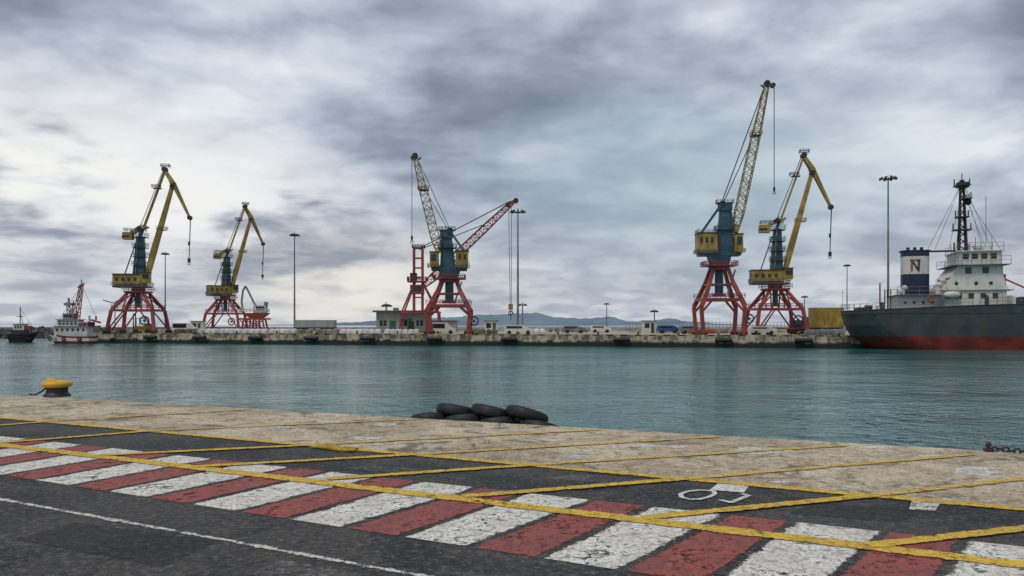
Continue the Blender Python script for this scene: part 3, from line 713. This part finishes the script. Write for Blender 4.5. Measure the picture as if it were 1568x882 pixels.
mb.frust((S(1446),S(1545),-4.0,4.0,SZ(445)),(S(1462),S(1542),-3.9,3.9,SZ(426)),white)
mb.frust((S(1458),S(1541),-3.9,3.9,SZ(426)),(S(1474),S(1540),-3.8,3.8,SZ(408)),white)
for px in(1484,1510): sb(px,px+9,-3.93,-3.85,411,420,glass)
for px in(1470,1500,1522): mb.tube((S(px),-4.02,SZ(435)),(S(px),-3.9,SZ(435)),.22,glass,n=10)
sb(1462,1550,-4.6,4.6,407,408,greym)
sb(1476,1540,-3.5,3.5,387,407,white); sb(1472,1543,-3.8,3.8,385.5,387,white)
for px in range(1481,1536,14): sb(px,px+9,-3.54,-3.5,390,398,glass)
for k in range(6): y=-3+k*1.05; mb.box(S(1540),S(1540)+.04,y,y+.8,SZ(398),SZ(390),glass)
def srail(p0,p1,y,py,m=greym):
    n=max(2,int((S(p1)-S(p0))/1.1))
    for hh in(.5,1.0): mb.tube((S(p0),y,SZ(py)+hh),(S(p1),y,SZ(py)+hh),.025,m,n=4)
    for i in range(n+1): x=S(p0)+(S(p1)-S(p0))*i/n; mb.tube((x,y,SZ(py)),(x,y,SZ(py)+1),.03,m,n=4)
for y in(-1,1):
    srail(1378,1446,y*4.4,451); srail(1462,1550,y*4.5,407); srail(1474,1542,y*3.7,385.5); srail(1448,1460,y*3.9,445)
mb.beam((S(1442),-4.3,SZ(472)),(S(1456),-4.3,SZ(445)),.5,greym,d0=.1)
def fun(p0,p1,t0,t1,m,e=0.0): 
    n=20;vs=[];c=(S(p0)+S(p1))/2;a=(S(p1)-S(p0))/2+e;bb=1.5+e
    for zz in(SZ(t1),SZ(t0)):
        for i in range(n):
            t=2*math.pi*i/n; cc,ss=math.cos(t),math.sin(t); vs.append((c+a*math.copysign(abs(cc)**.5,cc),bb*math.copysign(abs(ss)**.5,ss),zz))
    mb.add(vs,[(i,(i+1)%n,n+(i+1)%n,n+i) for i in range(n)]+[tuple(range(n,2*n))],m)
fun(1393,1437,418,452,navy); fun(1393,1437,390,418,white); fun(1393,1437,382,390,navy,.01); fun(1391,1439,380.5,382,darkm,.05)
for x in(1404,1415,1426): mb.tube((S(x),0,SZ(381)),(S(x),0,SZ(375)),.22,darkm,n=8)
zf=-1.53
for a,b in(((1407,413),(1407,396)),((1407,396),(1418,413)),((1418,413),(1418,396))): mb.beam((S(a[0]),zf,SZ(a[1])),(S(b[0]),zf,SZ(b[1])),.2,navy if a[0]!=1407 or b[0]!=1407 else orange,d0=.04)
mb.beam((S(1404),zf+.0,SZ(396)),(S(1421),zf,SZ(396)),.12,orange,d0=.05)
for px,h in((1384,446),(1390,440),(1444,436),(1450,430)):
    mb.tube((S(px),-3,SZ(452)),(S(px),-3,SZ(h)),.2,white,n=8); mb.ball((S(px)+.15,-3,SZ(h)),.4,.33,.33,white)
mb.ball((S(1462),-4.5,SZ(452)),1.0,.5,.45,white,16,8); mb.beam((S(1452),-4.2,SZ(460)),(S(1453),-4.6,SZ(440)),.12,white); mb.beam((S(1472),-4.2,SZ(460)),(S(1471),-4.6,SZ(440)),.12,white)
mb.torus((S(1430),-4.45,SZ(458)),(0,1,0),.35,.1,orange,14,6)
mb.tube((S(1339),0,SZ(476)),(S(1339),0,SZ(466)),.5,darkm,n=10); mb.box(S(1318),S(1334),-2.5,2.5,SZ(476),SZ(470),darkm)
mb.tube((S(1360),1,SZ(478)),(S(1360),1,SZ(430)),.1,red,n=6); mb.box(S(1354),S(1366),.5,1.5,SZ(478),SZ(466),white); mb.tube((S(1356),-3,SZ(478)),(S(1356),-3,SZ(462)),.25,darkm,n=8)
mb.tube((S(1296),0,SZ(476)),(S(1296),0,SZ(440)),.05,white,n=5)
for px in range(1370,1384,5): mb.tube((S(px),2,SZ(478)),(S(px),2,SZ(440)),.08,darkm,n=5)
zb=SZ(385);zt=SZ(272)
for y in(-.5,.5):
    for dx in(-.45,.45): mb.tube((S(1491)+dx,y,zb),(S(1490)+dx*.35,y*.3,zt),.12,darkm,n=6)
for k in range(10):
    t=k/10; z0=zb+(zt-zb)*t; w=.45*(1-.65*t); z1=zb+(zt-zb)*(t+.1); mb.tube((S(1490.5)-w,-w,z0),(S(1490.5)+w,-w,z1),.06,darkm,n=4); mb.tube((S(1490.5)+w,-w,z0),(S(1490.5)-w,-w,z1),.06,darkm,n=4)
mb.tube((S(1490),0,zt),(S(1490),0,SZ(262)),.06,darkm,n=5)
for py,a,b_ in((281,1478,1502),(302,1488,1504),(330,1480,1500),(350,1476,1504)):
    mb.box(S(a),S(b_),-.9,.9,SZ(py)-.06,SZ(py)+.06,darkm)
    for q in(a,b_): mb.tube((S(q),0,SZ(py)),(S(q),0,SZ(py)+.9),.08,darkm,n=5)
mb.box(S(1494),S(1506),-.2,.2,SZ(299),SZ(295),white); mb.box(S(1482),S(1500),-.6,.6,SZ(284),SZ(276),darkm); mb.ball((S(1500),0,SZ(306)),.4,.4,.5,darkm)
for a,b_ in(((1440,382),(1488,280)),((1470,405),(1489,300)),((1540,385),(1492,290)),((1552,447),(1492,275))):
    for y in(-3,3): mb.tube((S(a[0]),y,SZ(a[1])),(S(b_[0]),0,SZ(b_[1])),.025,rope,n=4)
mb.tube((S(1437),-1,SZ(383)),(S(1478),-1,SZ(383)),.13,darkm,n=6); mb.tube((S(1475),-1,SZ(386)),(S(1475),-1,SZ(370)),.1,darkm,n=6)
for px,t_ in((1524,300),(1508,362),(1533,360),(1470,372)): mb.tube((S(px),-1,SZ(386)),(S(px),-1,SZ(t_)),.035,greym,n=4)
mb.ball((S(1516),1,SZ(376)),.5,.5,.5,white); mb.box(S(1500),S(1504),-.3,.3,SZ(386),SZ(372),white); mb.box(S(1520),S(1530),-1.5,1,SZ(386),SZ(378),white)
mb.box(22,46,-3.2,3.2,dk(20)-.6,dk(30)+.9,hullg)
mb.tube((S(1564),2.5,dk(20)),(S(1564),2.5,SZ(418)),.2,red,n=8); mb.tube((S(1564),2.5,SZ(425)),(S(1600),1,SZ(445)),.12,red,n=6); mb.box(S(1558),S(1572),1,4,dk(20),SZ(452),white)
sb(1330,1560,-B/2-.05,-B/2+.02,479,480.2,hullg)
offs=Vector((-sdir.y,sdir.x,0))*(B/2)
mb.done('cargo_ship',(sx0+offs.x,sy0+offs.y,0),sang)
# ------------------------------------------------------------ small vessels
def small_boat(name,px0,px1,d,ztop,mats,kind):
    mb=MB(); L=(px1-px0)/F*d; B=L*.3
    dkz=lambda s:ztop+.9*(max(0,s/L-.4))**2*2.2
    lv=[(-2.6,.8,1,.7,-1.5),(WZ,.3,1,.9,-.9),(WZ+.45,.15,1,.97,-.5),(lambda s:dkz(s)-.3,0,.8,1,.1),(dkz,0,.8,1.02,.35)]
    hull(mb,L,B,lv,0,mats,nt_=6)
    mb.box(.4,L*.85,-B*.42,B*.42,ztop-.5,ztop-.35,greym)
    for i in range(14):
        s=.4+i*L*.9/13; b=B*.48*(1 if s<L*.62 else max(0.05,1-((s-L*.62)/(L*.38))**2.2)); 
        for y in(-b,b): mb.tube((s,y,dkz(s)),(s,y,dkz(s)+.8),.03,white,n=4)
    return mb,L,B,dkz
d=137; mb,L_,B_,dz=small_boat('b',76,149,d,-.35,[hullr,hullr,white,hullr],0)
def bx(p0,p1,y0,y1,t0,t1,m):
    a=(149-p1)/F*d; b=(149-p0)/F*d; mb.box(a,b,y0,y1,Z(t1,d),Z(t0,d),m)
bx(88,138,-1.05,1.05,500,516,white); bx(92,124,-.9,.9,490,500,white); bx(90,126,-1.1,1.1,489,490,greym); bx(86,141,-1.3,1.3,499.4,500.2,greym)
for p in range(94,122,6): bx(p,p+4,.9,.94,492,497,glass)
for p in range(91,136,8): bx(p,p+3,1.05,1.09,503,507,glass)
bx(99,116,-.6,.6,480,489,greym); bx(101,114,.6,.63,482,486,glass); bx(130,140,-1.2,1.2,493,499.4,hullr)
def sp(px,py,y=0): return ((149-px)/F*d,y,Z(py,d))
mb.tube(sp(107,480),sp(105,456),.18,greym,n=6); mb.tube(sp(110,480),sp(113,460),.12,greym,n=6); mb.box(sp(112,0)[0],sp(100,0)[0],-.5,.5,Z(468,d),Z(464,d),greym)
mb.tube(sp(103,480),sp(102,462),.1,greym,n=6); mb.ball(sp(108,474),.5,.4,.35,white)
mb.lattice(sp(116,490),sp(125,436),[(0,.9),(1,.4)],9,.07,.045,red); mb.tube(sp(125,436),sp(125,428),.08,darkm,n=5); mb.beam(sp(119,440),sp(129,434),.2,red)
mb.tube(sp(125,436),sp(148,488),.03,rope,n=4); mb.tube(sp(125,436),sp(84,500),.03,rope,n=4); mb.beam(sp(140,490),sp(154,494),.3,red); mb.beam(sp(147,490),sp(147,484),.22,red)
mb.tube(sp(137,500),sp(137,483),.2,white,n=8)
for p in range(90,140,7): mb.tube(sp(p,500,1.2),sp(p,494,1.2),.03,white,n=4)
mb.tube(sp(90,494,1.2),sp(140,494,1.2),.03,white,n=4)
for p in (84,104,128): mb.torus(sp(p,519,B_/2+.15),(0,1,0),.28,.1,blackp,12,6)
o=mb.done('pilot_boat',(X(149,d),d,0),math.pi)
d=150; mb,L_,B_,dz=small_boat('t',12,56,d,-.5,[blackp,blackp,blackp,blackp],0)
def bx2(p0,p1,y0,y1,t0,t1,m): mb.box((p0-12)/F*d,(p1-12)/F*d,y0,y1,Z(t1,d),Z(t0,d),m)
bx2(20,46,-.8,.8,505,516,darkm); bx2(24,40,-.7,.7,497,505,white); bx2(23,41,-.8,.8,496,497,red)
for p in(26,30,34): bx2(p,p+2.5,-.73,-.7,499,503,glass)
bx2(40,47,-.5,.5,499,508,red)
mb.tube(((31-12)/F*d,0,Z(497,d)),((31-12)/F*d,0,Z(470,d)),.09,darkm,n=6); mb.box((27-12)/F*d,(35-12)/F*d,-.3,.3,Z(485,d),Z(484,d),darkm); mb.tube(((36-12)/F*d,0,Z(497,d)),((31-12)/F*d,0,Z(480,d)),.05,darkm,n=5)
mb.tube(((31-12)/F*d,0,Z(472,d)),((54-12)/F*d,0,Z(508,d)),.03,rope,n=4)
for i in range(7): mb.torus(((16+i*5-12)/F*d,-B_/2-.1,Z(514,d)),(0,1,0),.3,.12,blackp,12,6)
mb.done('tugboat',(X(12,d),d,0))
mb=MB(); d=150
mb.tube((0,0,0),(0,0,5.8),.1,greym,n=6); mb.beam((0,0,5.6),(-2.2,0,6.2),.18,greym); mb.beam((0,0,5.9),(2.2,0,6.6),.2,greym); mb.tube((2.1,0,6.5),(2.1,0,3.5),.03,rope,n=4); mb.box(-.5,.5,-.4,.4,0,.6,greym)
mb.done('davit_crane',(X(176,d),d,0))
# ------------------------------------------------------------ world
w=bpy.data.worlds.new('World'); bpy.context.scene.world=w; w.use_nodes=True
t=w.node_tree; t.nodes.clear(); n=N(t)
sky=n.new('ShaderNodeTexSky',sky_type='NISHITA'); sky.sun_disc=False; sky.air_density=1.2; sky.dust_density=2.0
tc=n.new('ShaderNodeTexCoord'); sp_=n.new('ShaderNodeSeparateXYZ'); n.link(tc.outputs['Generated'],sp_.inputs[0])
x,y,z=sp_.outputs; zc=n.m('MAXIMUM',z,0.0); zz=n.m('ADD',zc,0.22)
cv=n.new('ShaderNodeCombineXYZ'); n.link(n.m('DIVIDE',x,zz),cv.inputs[0]); n.link(n.m('DIVIDE',y,zz),cv.inputs[1]); n.link(n.m('MULTIPLY',zc,2.0),cv.inputs[2]); P=cv.outputs[0]
n1=n.noise(1.4,6,0.5,0.2,vec=P); n2=n.noise(4.2,5,0.52,0.2,vec=P); n3=n.noise(0.55,2,0.5,0.0,vec=P)
v=n.m('ADD',n.m('ADD',n.m('MULTIPLY',n1,0.54),n.m('MULTIPLY',n2,0.27)),n.m('MULTIPLY',n3,0.19))
v=n.m('SUBTRACT',v,n.mr(zc,0.18,0.40,0.0,0.022))
cl=n.ramp(v,[(0.39,(0.16,0.19,0.265)),(0.455,(0.27,0.31,0.40)),(0.505,(0.41,0.46,0.555)),(0.56,(0.60,0.655,0.735)),(0.63,(0.84,0.88,0.92))])
lowv=n.mr(n2,0.38,0.62)
low=n.mix(lowv,(0.46,0.50,0.58),(0.68,0.71,0.75))
fl=n.mr(zc,0.0,0.17,0.85,0.0)
c=n.mix(fl,cl,low)
def glow(dx,dy,dz,a,b,amt,col,c,lo=.42,hi=.56,sc=1.0):
    cd=Vector((dx,dy,dz)).normalized()
    q=n.new('ShaderNodeVectorMath',operation='SUBTRACT'); n.link(tc.outputs['Generated'],q.inputs[0]); q.inputs[1].default_value=cd
    q2=n.new('ShaderNodeVectorMath',operation='MULTIPLY'); n.link(q.outputs[0],q2.inputs[0]); q2.inputs[1].default_value=(1,1,2.4)
    q3=n.new('ShaderNodeVectorMath',operation='LENGTH'); n.link(q2.outputs[0],q3.inputs[0])
    return n.mix(n.m('MULTIPLY',n.mr(q3.outputs['Value'],b,a,0,amt),n.mr(v,lo,hi)),c,col)
c=glow((1050-784),1230,497-280,0.05,0.42,0.6,(0.40,0.52,0.58),c,0.30,0.40)
c=glow((60-784),1230,497-265,0.0,0.34,0.95,(1.0,0.98,0.95),c,.43,.54)
c=glow((330-784),1230,497-310,0.0,0.25,0.85,(0.96,0.95,0.93),c,.44,.54)
c=glow((540-784),1230,497-442,0.0,0.24,0.9,(0.90,0.86,0.78),c,.36,.5)
sc10=n.new('ShaderNodeVectorMath',operation='SCALE'); n.link(c,sc10.inputs[0]); sc10.inputs['Scale'].default_value=10.0
final=n.mix(0.93,sky.outputs[0],sc10.outputs[0])
bg=n.new('ShaderNodeBackground'); n.link(final,bg.inputs[0]); bg.inputs[1].default_value=0.1
out=n.new('ShaderNodeOutputWorld'); n.link(bg.outputs[0],out.inputs[0])
sl=bpy.data.lights.new('sun','SUN'); sl.energy=1.5; sl.angle=math.radians(18); sl.color=(1,.93,.82)
so=bpy.data.objects.new('sun',sl); bpy.context.collection.objects.link(so)
sdv=Vector((-0.5,-0.55,1.3)).normalized(); so.rotation_euler=sdv.to_track_quat('Z','Y').to_euler(); so.location=(-50,-50,80)
sky.sun_elevation=math.asin(sdv.z); sky.sun_rotation=math.atan2(sdv.x,sdv.y)
cam=bpy.data.cameras.new('camera'); co=bpy.data.objects.new('camera',cam); bpy.context.collection.objects.link(co)
co.location=(0,0,H); co.rotation_euler=(math.radians(90),0,0); cam.sensor_width=36; cam.lens=F/1568*36; cam.shift_y=(HY-441)/1568; cam.clip_end=20000; cam.clip_start=0.05
sc_=bpy.context.scene; sc_.camera=co; sc_.view_settings.view_transform='Standard'; sc_.view_settings.look='None'; sc_.view_settings.exposure=0
